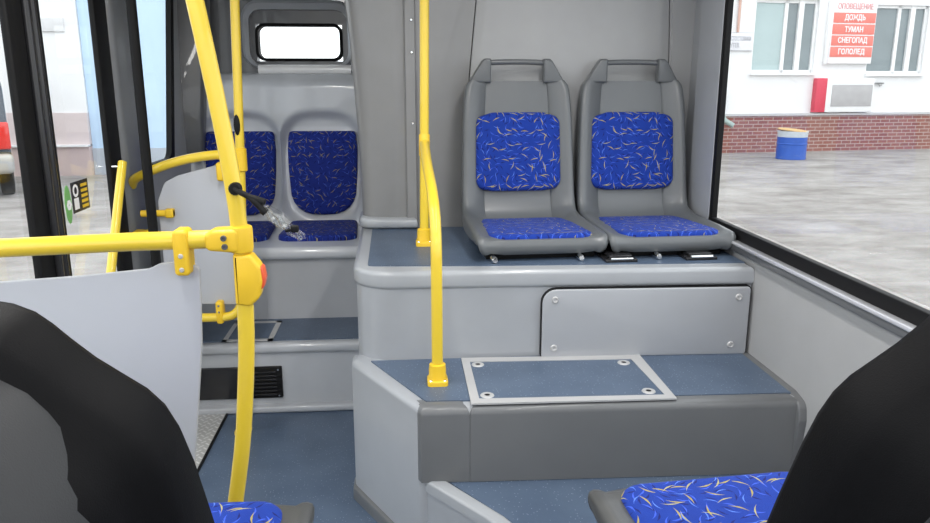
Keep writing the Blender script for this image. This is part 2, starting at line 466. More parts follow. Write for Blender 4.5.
# right wall: lining below the window, pillar behind it, header above
struct(B().box(1.150, 1.182, -2.4, 3.2, 0, .855).build('wall_right', GREY_S))
wr = sgroup('window_1', (1.17, 1, 0))
B().box(1.172, 1.178, -1.0, 2.725, .90, 1.86).build('glass', GLASS, wr)
g = B(); g.box(1.152, 1.176, -1.05, 2.75, .852, .896, .004); g.box(1.152, 1.176, -1.05, 2.75, 1.84, 1.90, .004)
g.box(1.154, 1.176, 2.722, 2.752, .862, 1.90, .004); g.box(1.154, 1.176, -1.06, -1.0, .862, 1.90, .004)
g.build('frame', BLACK, wr)
g = B(); g.box(1.126, 1.155, -1.6, 2.70, .846, .858, .004)
struct(g.build('trim_3', RAILS), 'silver rail along the foot of the big side window')
g = B(); g.box(1.130, 1.155, -1.6, 2.72, .824, .847, .004)
struct(g.build('trim_4', DUCT))
# pillar between window and corner, with the darker recess next to the wall panel
g = B(); g.prism(rounded([(1.152, 2.748), (1.182, 2.748), (1.182, 3.0), (1.215, 3.02), (1.215, 3.2), (1.190, 3.2), (1.172, 3.0), (1.152, 2.965)], [.008, 0, 0, 0, 0, 0, .01, .016]), 'z', .79, 2.12)
struct(g.build('wall_right_pillar', GREY_T))
struct(B().box(1.15, 1.182, -2.4, 2.9, 1.90, 2.12).build('wall_right_header', GREY_W))
# left side: door, pillar, rear side window
DX = -1.05
def door_leaf(name, y0, y1, zc0=.10, f0=.08, f1=.12):
    d = sgroup(name, (DX, (y0 + y1) / 2, .02))
    g = B(); g.box(DX - .022, DX, y0, y0 + f0, .02, 2.02, .008); g.box(DX - .022, DX, y1 - f1, y1, .02, 2.02, .008)
    g.box(DX - .022, DX, y0 + f0 - .01, y1 - f1 + .01, .02, .14, .008); g.box(DX - .022, DX, y0 + f0 - .01, y1 - f1 + .01, 1.93, 2.02, .008)
    g.build('frame', BLACK, d)
    B().box(DX - .018, DX - .012, y0 + f0 - .005, y1 - f1 + .005, .13, 1.94).build('glass', GLASS, d)
    return d
dl1 = door_leaf('door_1', 1.42, 2.352, f0=.09, f1=.118)
dl2 = door_leaf('door_2', 2.356, 2.975, f0=.085, f1=.118)
for d, y in ((dl1, 2.335), (dl2, 2.372)):
    B().tube([(DX + .006, y, .03), (DX + .006, y, 2.01)], .014, 10).build('rubber_seal', BLACKG, d)
# stickers on the door glass
g = B(); g.box(DX - .0118, DX - .0108, 2.525, 2.660, .975, 1.075); st = g.build('sticker', BLACKG, dl2)
def oncirc(cy, cz, r0, r1, x0, x1, n=20):
    g = B(); g.loft([[(x, cy + r * cos(2 * pi * k / n), cz + r * sin(2 * pi * k / n)) for k in range(n)] for x, r in ((x0, r0), (x1, r0), (x1, r1), (x0, r1), (x0, r0))], caps=False); return g
g = oncirc(2.558, 1.046, .021, .012, DX - .0109, DX - .0102); g.box(DX - .0109, DX - .0102, 2.540, 2.575, .985, 1.022)
g.build('pictogram', WHT, st)
g = B()
for k in range(5): g.box(DX - .0109, DX - .0102, 2.600, 2.650, .983 + k * .0175, .993 + k * .0175)
g.build('yellow_stripes', YEL2, st)
n_ = 24
g = B(); g.loft([[(x, 2.495 + .024 * cos(2 * pi * k / n_), 1.01 + .062 * sin(2 * pi * k / n_)) for k in range(n_)] for x in (DX - .0118, DX - .0108)])
s2 = g.build('sticker', GREEN, dl2)
g = oncirc(2.499, 1.008, .018, .003, DX - .0109, DX - .0102, 6); g.build('pictogram', WHT, s2)
# sloping grab handle on the leaf
g = B(); g.tube([(-1.015, 2.875, 1.105), (-1.015, 2.625, .70)], .0155, 14)
hd = g.build('handle', YEL, dl2)
g = B(); g.tube([(-1.01, 2.867, 1.09), (DX - .002, 2.867, 1.09)], .005, 8); g.tube([(-1.01, 2.645, .73), (DX - .002, 2.645, .73)], .005, 8); g.build('standoff', CHROME, hd)
struct(B().box(-1.10, -1.035, 2.98, 3.165, 0, 2.12, .03, 4).build('wall_left_pillar', plain('pillar_grey', (.17, .178, .19), .4, coat=.1)))
g = B(); g.box(-1.09, -1.07, 3.165, 4.3, 0, 1.02); g.box(-1.09, -1.07, 3.165, 4.3, 1.90, 2.12); g.prism([(3.68, 1.02), (4.3, 1.02), (4.3, 1.90), (3.93, 1.90)], 'x', -1.09, -1.07)
struct(g.build('wall_left', GREY_W))
w3 = sgroup('window_2', (-1.09, 3.45, 1.4))
g = B(); g.prism([(3.16, 1.03), (3.68, 1.03), (3.92, 1.89), (3.16, 1.89)], 'x', -1.084, -1.078); g.build('glass', GLASS, w3)
ring_o = rounded([(3.13, 1.00), (3.685, 1.00), (3.94, 1.92), (3.13, 1.92)], .07, 8); ring_i = rounded([(3.16, 1.045), (3.645, 1.045), (3.885, 1.88), (3.16, 1.88)], .06, 8)
g = B(); g.loft([[(x, p[0], p[1]) for p in r] for x, r in ((-1.064, ring_o), (-1.064, ring_i), (-1.088, ring_i), (-1.088, ring_o), (-1.064, ring_o))], caps=False)
g.build('frame', BLACK, w3)
g = B(); g.box(-1.14, -1.07, -2.4, 1.415, 0, .86); g.box(-1.14, -1.07, -2.4, 3.0, 2.025, 2.12)
struct(g.build('wall_left_lining', GREY_W))
w4 = sgroup('window_3', (-1.10, 0, .9))
B().box(-1.112, -1.106, -1.9, 1.40, .87, 2.01).build('glass', GLASS, w4)
g = B(); g.box(-1.12, -1.06, -1.95, 1.415, .86, .91, .006); g.box(-1.12, -1.06, 1.36, 1.415, .9, 2.02, .006); g.box(-1.12, -1.06, -1.95, 1.415, 1.98, 2.025, .006); g.box(-1.12, -1.06, -1.95, -1.9, .9, 2.02, .006)
g.build('frame', BLACK, w4)
# rear wall with its small window
YR = 4.15
g = B(); g.box(-1.14, -.735, YR, YR + .08, 0, 2.12); g.box(-.295, .3, YR, YR + .08, 0, 2.12)
g.box(-.735, -.295, YR, YR + .08, 0, 1.49); g.box(-.735, -.295, YR, YR + .08, 1.675, 2.12)
struct(g.build('wall_rear', DUCT))
w2 = sgroup('window_4', (-.515, YR, 1.58))
B().box(-.74, -.29, YR + .035, YR + .041, 1.485, 1.68).build('glass', GLASS, w2)
def rrect(x0, x1, z0, z1, r, seg=6): return rounded([(x0, z0), (x1, z0), (x1, z1), (x0, z1)], r, seg)
ro, ri = rrect(-.737, -.293, 1.490, 1.678, .048), rrect(-.722, -.308, 1.505, 1.663, .035)
g = B(); g.loft([[(p[0], y, p[1]) for p in r] for y, r in ((YR - .014, ro), (YR - .02, ri), (YR + .05, ri), (YR + .05, ro), (YR - .014, ro))], caps=False)
g.build('frame', BLACK, w2)
# raised moulding around the window and the pale sill beneath it
ro, ri = rrect(-.80, -.23, 1.452, 1.79, .09), rrect(-.765, -.265, 1.470, 1.745, .065)
g = B(); g.loft([[(p[0], y, p[1]) for p in r] for y, r in ((YR, ro), (YR - .03, ro), (YR - .04, rrect(-.787, -.243, 1.460, 1.775, .08)), (YR - .03, ri), (YR, ri), (YR, ro))], caps=False)
struct(g.build('trim_5', GREY, angle=50))

# ================================================================ REAR BENCH (behind the door)
bt = thing('rear_step', 'low grey step with blue vinyl top at the foot of the rear bench', 'step', (-.62, 3.3, 0))
g = B(); g.prism(rounded([(-1.07, 3.125), (-.178, 3.125), (-.178, 3.60), (-1.07, 3.60)], 0), 'z', 0, .306, .0)
g.box(-1.07, -.178, 3.105, 3.15, .262, .308, .018, 4); g.box(-1.07, -.178, 3.085, 3.14, 0, .03, .010)
g.build('body', GREY_L, bt)
g = B(); g.box(-1.07, -.178, 3.152, 3.46, .305, .3105); g.build('vinyl_top', VINYL, bt)
g = B()
g.box(-.777, -.565, 3.143, 3.163, .310, .3145); g.box(-.777, -.565, 3.385, 3.41, .310, .3145); g.box(-.777, -.758, 3.143, 3.41, .310, .3145); g.box(-.587, -.565, 3.143, 3.41, .310, .3145)
fh = g.build('hatch_frame', ALU, bt)
g = B(); g.box(-.759, -.586, 3.160, 3.388, .310, .3125); g.build('hatch_cover', VINYL, bt)
g = B(); g.box(-1.05, -.705, 3.113, 3.13, .06, .202, .003); vp = g.build('black_vent_plate', BLACKG, bt)
g = B()
g.box(-.706, -.530, 3.113, 3.13, .06, .202, .003)
vg = g.build('vent_grille', BLACK, bt)
g = B()
for k in range(7): g.box(-.69, -.552, 3.107, 3.114, .074 + k * .017, .081 + k * .017, .001)
g.build('louvre', BLACKG, vg)
for x, z in ((-.545, .19), (-.545, .072)):
    B().lathe([(0.0, 3.109), (.004, 3.109), (.005, 3.113)], (x, 0, z), 10, 'y').build('screw', CHROME, vg)

rb = thing('rear_bench', 'pale grey moulded rear bench with two blue back pads under the small window', 'bench', (-.62, 3.8, .31))
g = B(); g.box(-1.07, -.178, 3.45, 4.1, .305, .60); g.box(-.64, -.634, 3.446, 3.46, .31, .60)
g.build('base', GREY_L, rb)
g = B(); g.box(-1.07, -.178, 3.415, 4.1, .598, .655, .024, 5); g.build('seat_moulding', BENCHP, rb)
def supr(x, z, cx, z0, z1, hw):
    u = abs(x - cx) / hw; v = abs(z - (z0 + z1) / 2) / ((z1 - z0) / 2)
    d = (u ** 3.2 + v ** 3.2) ** (1 / 3.2)
    t = min(1, max(0, (1.14 - d) / .2)); return t * t * (3 - 2 * t)
def bback(u, v):
    x = -1.07 + u * .90; z = .64 + v * .79
    y = 3.95 + .16 * max(0, min(z, 1.15) - .64)
    t = max(0, (z - 1.36) / .07); y += .085 * t * t
    y -= .02
    y += .055 * max(supr(x, z, -.41, .66, 1.21, .205), supr(x, z, -.828, .66, 1.21, .205))
    return (x, y, z)
g = B(); g.grid(bback, 90, 70, (0, .03, 0)); g.build('back_moulding', BENCHP, rb, 60)
def ushape(hw, z0, z1):
    """flat top with small corner radii, sides falling to a broad rounded bottom"""
    pts = []
    top = [(-hw * .97, z1 - .02), (-hw * .93, z1 - .004), (-hw * .86, z1)]
    pts += top; pts += [(-x, z) for x, z in top[::-1]]
    pts += [(hw, z1 - .10), (hw * .985, z1 - .20)]
    for k in range(0, 13):
        a = k * pi / 12; pts.append((hw * .955 * (abs(cos(a)) ** .75) * (1 if cos(a) >= 0 else -1), z0 + .16 - .16 * sin(a) ** .8))
    pts += [(-hw * .985, z1 - .20), (-hw, z1 - .10)]
    return pts
for cx in (-.408, -.828):
    m_ = basis((cx, 3.987 - .16 * .64, .024), (1, 0, 0), (0, .16, 1), (0, -1, .16))
    g = B(); g.pad(ushape(.179, .69, 1.125), .035, m_, .008); g.build('back_pad', FABD, rb)
    m_ = basis((cx, 0, .652), (1, 0, 0), (0, 1, 0), (0, 0, 1))
    g = B(); g.pad(rounded([(-.19, 3.56), (.19, 3.56), (.17, 3.985), (-.17, 3.985)], [.07, .07, .03, .03]), .030, m_, .006); g.build('seat_pad', FABD, rb)
g = B(); g.tube([(-.72, 4.09, 1.448), (-.25, 4.09, 1.448)], .024, 14); g.build('sill_strip', plain('white_sill_plastic', (.85, .85, .85), .25, coat=.5), rb)
# dark moulded duct in the rear corner
g = B()
rings = []
for z, y0, y1, xo in ((1.0, 3.93, 4.00, -1.00), (1.15, 3.92, 4.02, -.985), (1.35, 3.93, 4.06, -.97), (1.55, 3.95, 4.11, -.955), (1.8, 3.98, 4.13, -.94), (2.12, 4.0, 4.14, -.92)):
    rings.append([(p[0], p[1], z) for p in rounded([(-1.072, y0), (xo, y0 + .02), (xo, y1), (-1.072, y1 + .02)], [0, .03, .03, 0], 5)])
g.loft(rings)
tag(g.build('corner_duct', DUCT, angle=50), 'dark grey moulded duct cover in the rear corner beside the small side window', 'duct')

# ================================================================ THE TIERED PLATFORM ON THE RIGHT
pf = thing('seat_platform', 'tall grey tier carrying the two blue seats', 'platform', (.5, 2.7, .0))
TOPP = [(-.165, 3.20), (-.165, 2.385), (.25, 2.385), (1.148, 2.325), (1.148, 3.20)]
g = B(); g.prism(rounded([(-.165, 4.0), (-.158, 2.372), (.25, 2.368), (1.148, 2.345), (1.148, 3.16), (.28, 3.16), (.28, 4.0)], [0, .12, 0, 0, 0, 0, 0], 10), 'z', 0, .76)
g.build('body', GREY, pf)
lipo = rounded([(-.174, 3.20), (-.166, 2.363), (.25, 2.361), (1.149, 2.333), (1.150, 3.20)], [0, .135, 0, 0, 0], 10)
g = B(); g.prism(lipo, 'z', .738, .800, .016, 5); g.build('edge_trim', GREY_T, pf)
top = rounded([(-.125, 3.10), (-.118, 2.448), (.25, 2.420), (1.140, 2.39), (1.140, 3.10)], [0, .02, 0, 0, 0])
g = B(); g.prism(top, 'z', .798, .8025); g.build('vinyl_top', VINYL, pf)
# access door in the riser
dth = atan2(-.023, .898)
mdoor = Matrix.Translation((.444, 2.3555, .497)) @ Matrix.Rotation(dth, 4, 'Z')
g = B(); g.prism(rounded([(.001, .003), (.697, .003), (.697, .242), (.001, .242)], [.012, .012, .012, .05], 6), 'y', -.010, .012, 0, mat=mdoor)
g.build('door_gap', BLACK, pf)
g = B(); g.prism(rounded([(.004, .006), (.694, .006), (.694, .239), (.004, .239)], [.010, .010, .012, .046], 6), 'y', -.016, .005, .004, 3, mat=mdoor, which='lo')
ad = g.build('access_door', plain('door_grey', (.355, .368, .392), .33, bump=.06, coat=.2), pf)
for x, z in ((.045, .205), (.655, .205), (.045, .04), (.640, .04)):
    B().lathe([(0, -.019), (.005, -.019), (.0065, -.0215), (.0095, -.0215), (.0125, -.015)], (x, 0, z), 14, 'y', mdoor).build('bolt', ALU, ad)

s2_ = thing('upper_step', 'middle grey step with floor hatch in front of the two seats', 'step', (.5, 2.2, 0))
sk = rounded([(-.178, 2.45), (-.178, 2.385), (.036, 1.992), (1.150, 1.962), (1.150, 2.45)], [0, .05, .04, 0, 0], 6)
g = B(); g.prism(sk, 'z', 0, .499, .024, 5, which='hi'); g.build('body', GREY, s2_)
g = B(); g.prism([(.040, 1.9835), (.1785, 1.980), (.1785, 2.06), (.006, 2.06)], 'z', .268, .501, .026, 5, which='hi'); g.build('corner_nosing', GREY_D, s2_)  # front face in the darker grey, its shade carried by colour
trim2 = [(.1795, 1.979), (1.140, 1.953), (1.140, 2.06), (.1795, 2.06)]
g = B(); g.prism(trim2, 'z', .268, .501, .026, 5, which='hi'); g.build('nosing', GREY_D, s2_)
g = B(); g.prism([(-.112, 2.36), (.056, 2.026), (.180, 2.022), (1.128, 1.997), (1.128, 2.36)], 'z', .498, .5035); g.build('vinyl_top', VINYL, s2_)
# end cheek against the lining
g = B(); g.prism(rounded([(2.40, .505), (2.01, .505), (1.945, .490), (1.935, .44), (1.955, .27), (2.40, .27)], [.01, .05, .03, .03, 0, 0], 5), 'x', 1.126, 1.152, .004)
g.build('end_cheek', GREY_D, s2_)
# floor hatch
H = [(.183, 1.988), (.776, 1.976), (.777, 2.332), (.183, 2.352)]
Hi = [(.209, 2.021), (.750, 2.005), (.738, 2.297), (.208, 2.315)]
g = B(); g.loft([[(p[0], p[1], z) for p in r] for z, r in ((.5025, H), (.5075, H), (.5075, Hi), (.5025, Hi), (.5025, H))], caps=False)
fr_ = g.build('hatch_frame', ALU, s2_, 30)
g = B(); g.prism(Hi, 'z', .5020, .5055); hc = g.build('hatch_cover', VINYL, s2_)
for x, y in ((.232, 2.290), (.705, 2.268), (.235, 2.045), (.712, 2.036)):
    B().lathe([(.008, .506), (.009, .5085), (.014, .509), (.019, .508), (.021, .505)], (x, y, 0), 18).build('latch', ALU, hc)
    B().lathe([(0, .5078), (.0085, .5075), (.009, .505)], (x, y, 0), 14).build('latch_socket', BLACK, hc)
    
s1 = thing('lower_step', 'lowest blue-topped grey step under the near right seat', 'step', (.7, 1.2, 0))
L1 = [(.034, 2.02), (.215, 1.79), (.345, 1.55), (.345, -.6), (1.150, -.6), (1.150, 2.02)]
g = B(); g.prism(L1, 'z', 0, .262); g.build('body', GREY, s1)
inn = [(.094, 2.02), (.258, 1.79), (.385, 1.55), (.385, -.6), (1.150, -.6), (1.150, 2.02)]
g = B(); g.prism(inn, 'z', .262, .2665); g.build('vinyl_top', VINYL, s1)
g = B(); g.prism([(.028, 2.022), (.209, 1.787), (.339, 1.548), (.339, -.6), (.383, -.6), (.383, 1.552), (.256, 1.792), (.088, 2.022)], 'z', .235, .272, .010, 4, which='hi'); g.build('edge_trim', GREY_T, s1)
sk0 = [(-.185, 2.44), (-.186, 2.37), (.030, 1.985), (.208, 1.775), (.338, 1.54), (.338, -.6), (.36, -.6), (.36, 1.55), (.22, 1.80), (.05, 2.01), (-.165, 2.40), (-.165, 2.44)]
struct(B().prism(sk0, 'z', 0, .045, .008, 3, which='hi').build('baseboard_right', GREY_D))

# wall behind the seats: column moulding, centre panel, corner panel
def s1x(z): return .262 + .02 * max(0, (z - .95)) + .045 * max(0, z - 1.1) ** 1.3 - .010 * cos((z - 1.0) * 2.2)
def s2x(z): return 1.088 - .075 * max(0, z - 1.40) ** 1.25
def wy(x, z):  # gently bulging panel
    return 3.085 + .03 * ((x - .66) / .45) ** 2 - .03 * (z - .8)
def panel(u, v, a, b):
    z = .80 + v * 1.32; x0, x1 = a(z), b(z); x = x0 + (x1 - x0) * u
    e = min(u * (x1 - x0), (1 - u) * (x1 - x0)); y = wy(x, z)
    if e < .006: y += .010
    return (x, y, z)
us = None
def panel_obj(name, a, b, mat, ):
    g = B(); N = 40
    def fn(u, v):
        k = round(u * N)
        uu = 0 if k == 0 else 1 if k == N else .006 if k == 1 else .994 if k == N - 1 else (k - 1) / (N - 2) * .988 + .006
        return panel(uu, v, a, b)
    g.grid(fn, N, 30, (0, .03, 0)); return g.build(name, mat, None, 60)
struct(panel_obj('wall_back', lambda z: s1x(z) + .0025, lambda z: s2x(z) - .0025, GREY_W), 'light grey moulded wall panel behind the two seats')
struct(panel_obj('wall_back_corner', lambda z: s2x(z) + .0025, lambda z: 1.215, GREY_W))
struct(B().box(.22, 1.20, 3.150, 3.17, .8, 2.12).build('wall_back_light_block', BLACK))  # black sheet added to stop light coming through the panel seams
cp = thing('engine_column', 'tall rounded grey column cover between the rear bench and the two seats', 'column', (0, 3.3, .8))
g = B(); rings = []
for k in range(25):
    z = .80 + 1.32 * k / 24
    fl = .045 * max(0, (z - .9) / .8) ** 1.6
    yf = 3.085 - .03 * (z - .8)
    xr = s1x(z) - .0025
    po = [(-.166 - fl, 4.0), (-.166 - fl, yf + .02), (-.02, yf - .006), (.10, yf + .006), (xr, wy(xr, z)), (xr, 4.0)]
    rings.append([(p[0], p[1], z) for p in rounded(po, [0, .07, .1, .1, 0, 0], 7)])
g.loft(rings); g.build('shell', COLG, cp, 60)
bl = B()
rr = rounded([(-.180, 3.3), (-.180, 3.068), (.06, 3.052), (.06, 3.3)], [0, .07, 0, 0], 7)
bl.prism(rr, 'z', .803, .85, .02, 4); bl.build('foot_moulding', GREY_T, cp, 50)
g = B(); rings = []
for k in range(13):
    z = .81 + 1.31 * k / 12; yf = 3.085 - .03 * (z - .8)
    rings.append([(.017, yf + .01, z), (.019, yf - .012, z), (.023, yf - .016, z), (.058, yf - .016, z), (.062, yf - .012, z), (.064, yf + .01, z)])
g.loft(rings); cs = g.build('cover_strip', COLG, cp, 40)
for z in (.84, 1.23, 1.50, 1.62, 1.84):
    B().lathe([(0, -.006), (.004, -.006), (.007, -.003), (.008, .004)], (.047, 3.085 - .03 * (z - .8) - .016, z), 12, 'y').build('bolt', CHROME, cs)

# ================================================================ SEATS
PATH = [(.012, .022, .212, .0), (-.002, .036, .219, .0), (-.004, .055, .223, .0), (.004, .073, .225, .002), (.022, .078, .226, .007), (.06, .073, .226, .014),
        (.14, .068, .226, .022), (.24, .059, .225, .032), (.34, .054, .223, .040), (.40, .057, .222, .046), (.44, .073, .2215, .048), (.466, .112, .221, .046), (.478, .155, .220, .044),
        (.486, .21, .2185, .042), (.497, .30, .216, .041), (.512, .42, .212, .040), (.521, .50, .208, .038), (.527, .55, .203, .034), (.530, .572, .199, .030), (.532, .590, .186, .026)]
def seat_shell(ears=True):
    path = PATH if ears else [(y, z, w_ - (.012 if z > .40 else 0), h) for y, z, w_, h in PATH[:-4]]
    g = B(); rings = []; n = len(path)
    for i, (y, z, w_, h) in enumerate(path):
        a = Vector(path[max(0, i - 1)][:2]); b = Vector(path[min(n - 1, i + 1)][:2]); t = (b - a).normalized()
        nn = Vector((-t.y, t.x))           # points up / forward
        th = .018 if i < 4 else .024
        def P(x, o): return (x, y + nn.x * o, z + nn.y * o)
        k = w_ / .22
        half = [(w_ - .004, -th), (w_, -th + .006), (w_, h - .010), (w_ - .004, h - .003), (w_ - .012, h), (w_ - .022, h - .001), (w_ - .032, h - .006), (.138 * k, min(.011, h * .35)), (.131 * k, 0), (.06, 0)]
        ring = [P(x, o) for x, o in half] + [P(-x, o) for x, o in half[::-1]] + [P(-.06, -th), P(.06, -th)]
        rings.append(ring)
    g.loft(rings)
    # the two ears beside the grab slot
    y0, z0 = .509, .588
    for s in ((1, -1) if ears else ()):
        ear = rounded([(s * .187, z0 - .004), (s * .137, .664), (s * .126, .673), (s * .102, .673), (s * .102, z0 - .004)], [0, .02, .010, .006, 0], 4)
        mt = Matrix.Translation((0, .520, 0)) @ Matrix.Identity(4)
        g.prism(ear, 'y', -.012, .034, .008, 3, mat=mt)
    return g
def make_seat(label, loc, rz, group, front, SEATG=SEATG, ears=True):
    t = thing('bus_seat', label, 'seat', loc, rz, group, local=True)
    seat_shell(ears).build('shell', SEATG, t, 45)
    g = B(); g.tube([(-.115, .538, .657), (-.06, .540, .661), (.06, .540, .661), (.115, .538, .657)], .0105, 14, 1); (g.build('grab_bar', SEATG, t) if ears else g.bm.free())
    # seat pad and back pad
    m_ = basis((0, 0, .069), (1, 0, 0), (0, 1, -.045), (0, .045, 1))
    g = B(); g.pad(rounded([(-.180, .010), (.180, .010), (.178, .435), (-.178, .435)], [.045, .045, .03, .03], 6), .022, m_, .006); g.build('seat_pad', FAB, t)
    m_ = basis((0, .478, .15), (1, 0, 0), (0, .118, 1), (0, -1, .118))
    ol = []
    a = [(-.171, .02 + .04), (-.166, .30), ]
    out = rounded([(-.170, .032), (-.10, .020), (.10, .020), (.170, .032), (.165, .302), (.10, .322), (-.10, .322), (-.165, .302)], [.05, .04, .04, .05, .035, .05, .05, .035], 6)
    g = B(); g.pad(out, .034, m_, .006); g.build('back_pad', FAB, t)
    return t
GR = 'blue seats on the tall tier'
seatA = make_seat('grey seat with blue pads on the tall tier, next to the yellow pole', (.472, 2.462, .803), radians(2.5), GR, 0)
seatB = make_seat('grey seat with blue pads on the tall tier, beside the big side window', (.922, 2.468, .803), radians(2.0), GR, 0)
for s_, items in ((seatA, (('foot', .125), ('foot', -.17))), (seatB, (('bracket', -.195), ('foot', -.058), ('bracket', .085)))):
    g = B(); g.box(-.19, .19, .045, .46, -.001, .045, .004); g.build('base_frame', BLACK, s_)
    for kind, x in items:
        if kind == 'foot':
            B().lathe([(0, -.022), (.008, -.022), (.011, -.018), (.011, .03)], (x, .0, .011), 14, 'y').build('bolt_head', CHROME, s_)
        else:
            g = B(); g.box(x - .055, x + .055, -.040, .07, -.001, .010, .003); g.box(x - .04, x + .04, -.025, .06, .008, .022, .004); b_ = g.build('mounting_bracket', BLACKG, s_)
            g = B(); g.tube([(x - .038, -.038, .012), (x + .038, -.038, .012)], .0045, 8); g.build('bolt_shank', CHROME, b_)
# foreground seats, backs turned to us
def near_seat(label, loc, rz, tilt, recline):
    t = make_seat(label, loc, rz, None, 1, CHAR, False)
    t.rotation_euler = (-tilt, 0, rz)
    # black moulded cover over the back of the shell: a flank along the rim, then a bulge towards the rear
    g = B(); rings = []
    prof = [(.474, .03, .212), (.480, .10, .2195), (.487, .21, .219), (.498, .30, .2165), (.513, .42, .2125), (.522, .49, .2085), (.526, .525, .204), (.529, .550, .197), (.531, .568, .186), (.533, .584, .170), (.535, .602, .152), (.537, .620, .138), (.539, .636, .127), (.540, .647, .117), (.541, .655, .103), (.542, .660, .080)]
    n = len(prof)
    for i, (y, z, w_) in enumerate(prof):
        f = 1.0 if i < n - 6 else (.95, .85, .70, .52, .34, .15)[i - (n - 6)]
        w_ += .004; fr = -.044
        half = [(w_ - .012, fr), (w_ - .003, fr + .003), (w_ + .002, fr + .012), (w_ + .002, .012), (w_ - .003, .026), (w_ - .014, .036), (w_ - .022, .042 + .02 * f), (w_ - .028, .045 + .045 * f), (w_ - .038, .045 + .062 * f), (w_ - .056, .045 + .073 * f), (w_ * .55, .045 + .080 * f), (w_ * .25, .045 + .083 * f)]
        ring = [(x, y + o, z) for x, o in half] + [(-x, y + o, z) for x, o in half[::-1]]
        b0 = .016 if z < .50 else -.040
        ring += [(-(w_ - .02), y + b0, z), (w_ - .02, y + b0, z)]
        rings.append(ring)
    g.loft(rings); g.build('back_cover', BLACKP, t, 70)
    # raised centre panel on the rear of the cover
    g = B(); rings = []
    for i, (y, z, w_) in enumerate([(.620, .10, .155), (.634, .12, .174), (.650, .30, .184), (.655, .42, .187), (.656, .50, .185), (.656, .532, .180), (.655, .555, .173), (.653, .577, .162), (.650, .598, .149), (.645, .618, .136), (.638, .636, .120), (.627, .648, .094)]):
        o2 = .066 if z > .11 else .03
        half = [(w_, -.06), (w_, o2 * .35), (w_ - .008, o2 * .72), (w_ - .022, o2 * .94), (w_ - .045, o2), (w_ * .3, o2 + .002)]
        rings.append([(x, y - .030 + o, z) for x, o in half] + [(-x, y - .030 + o, z) for x, o in half[::-1]])
    g.loft(rings); g.build('back_panel', BACKG, t, 60)
    for ch in [o for o in SC.objects if o.parent is t]:
        for v in ch.data.vertices:                      # the back reclines a little further than on the rear pair
            if v.co.z > .09 and v.co.y > .40:
                k = min(1, (v.co.z - .09) / .06) * recline
                dy, dz = v.co.y - .466, v.co.z - .1
                v.co.y = .466 + dy * cos(k) + dz * sin(k); v.co.z = .1 - dy * sin(k) + dz * cos(k)
    g = B(); g.box(-.15, .15, .08, .40, -(loc[2] - .27) + .035, .05, .02); g.build('pedestal', DUCT, t)
    return t
near_seat('near seat seen from behind at the right edge, black back and blue pad', (.535, 1.202, .628), pi + .078, .083, .109)
near_seat('near seat seen from behind at the left edge, black back hiding the partition', (-.385, 1.206, .618), pi - .028, .046, .161)
lp = thing('left_tier', 'low grey tier under the near left seat', 'platform', (-.6, .5, 0))
g = B(); g.box(-1.07, -.21, -.6, 1.48, 0, .268, .015, 3); g.build('body', GREY, lp)
g = B(); g.box(-1.06, -.235, -.6, 1.455, .266, .2705); g.build('vinyl_top', VINYL, lp)

# ================================================================ POLES AND RAILS
def flange(x, y, z, par):
    g = B(); g.lathe([(.020, z + .062), (.0245, z + .060), (.026, z + .045), (.026, z + .03), (.031, z + .012), (.031, z + .0)], (x, y, 0), 20)
    g.prism(rounded([(x - .031, y - .036), (x + .031, y - .036), (x + .031, y + .030), (x - .031, y + .030)], .012), 'z', z, z + .016, .004, which='hi')
    f = g.build('foot_flange', YEL2, par)
    for dx in (-.021, .021): B().lathe([(0, z + .019), (.004, z + .019), (.0055, z + .016)], (x + dx, y - .027, 0), 10).build('screw', CHROME, f)
    return f
# the straight ceiling pole and its shorter curved companion
p1 = thing('grab_pole', 'straight yellow ceiling pole standing on the tall tier with curved branch', 'pole', (.078, 2.76, .802))
g = B(); g.tube([(.078, 2.76, .805), (.086, 2.755, 1.45), (.094, 2.75, 2.12)], .0165, 16); g.build('upright', YEL, p1)
flange(.078, 2.76, .802, p1)
g = B(); g.tube([(.083, 2.752, 1.175), (.083, 2.70, 1.168), (.083, 2.50, 1.125), (.093, 2.27, 1.06), (.096, 2.172, .96), (.096, 2.162, .80), (.096, 2.16, .505)], .0170, 16, 3); g.build('curved_branch', YEL, p1)
g = B(); g.lathe([(.0170, 1.128), (.0195, 1.132), (.0195, 1.205), (.0170, 1.209)], (.083, 2.758, 0), 18); g.build('joint_sleeve', YEL2, p1)
flange(.096, 2.16, .503, p1)
# pole at the door partition
p2 = thing('door_pole', 'thin straight yellow pole behind the thick bowed pole', 'pole', (-.62, 2.92, 0))
g = B(); g.tube([(-.664, 2.92, .0), (-.606, 2.92, 1.0), (-.583, 2.92, 1.70), (-.572, 2.92, 2.12)], .0170, 16); g.build('upright', YEL, p2)
g = B(); g.lathe([(.0195, 1.062), (.024, 1.066), (.024, 1.145), (.0195, 1.149)], (-.602, 2.92, 0), 18)
g.box(-.690, -.645, 2.893, 2.947, 1.028, 1.098, .01); g.build('joint_sleeve', YEL2, p2)
g = B(); g.lathe([(0, -.006), (.008, -.004), (.012, 0), (.012, .004)], (0, 0, 0), 12, 'y', Matrix.Translation((-.603, 2.902, 1.235)) @ Matrix.Diagonal((1, 1, 3.2, 1))); g.build('cap', BLACK, p2)
flange(-.664, 2.92, 0, p2)
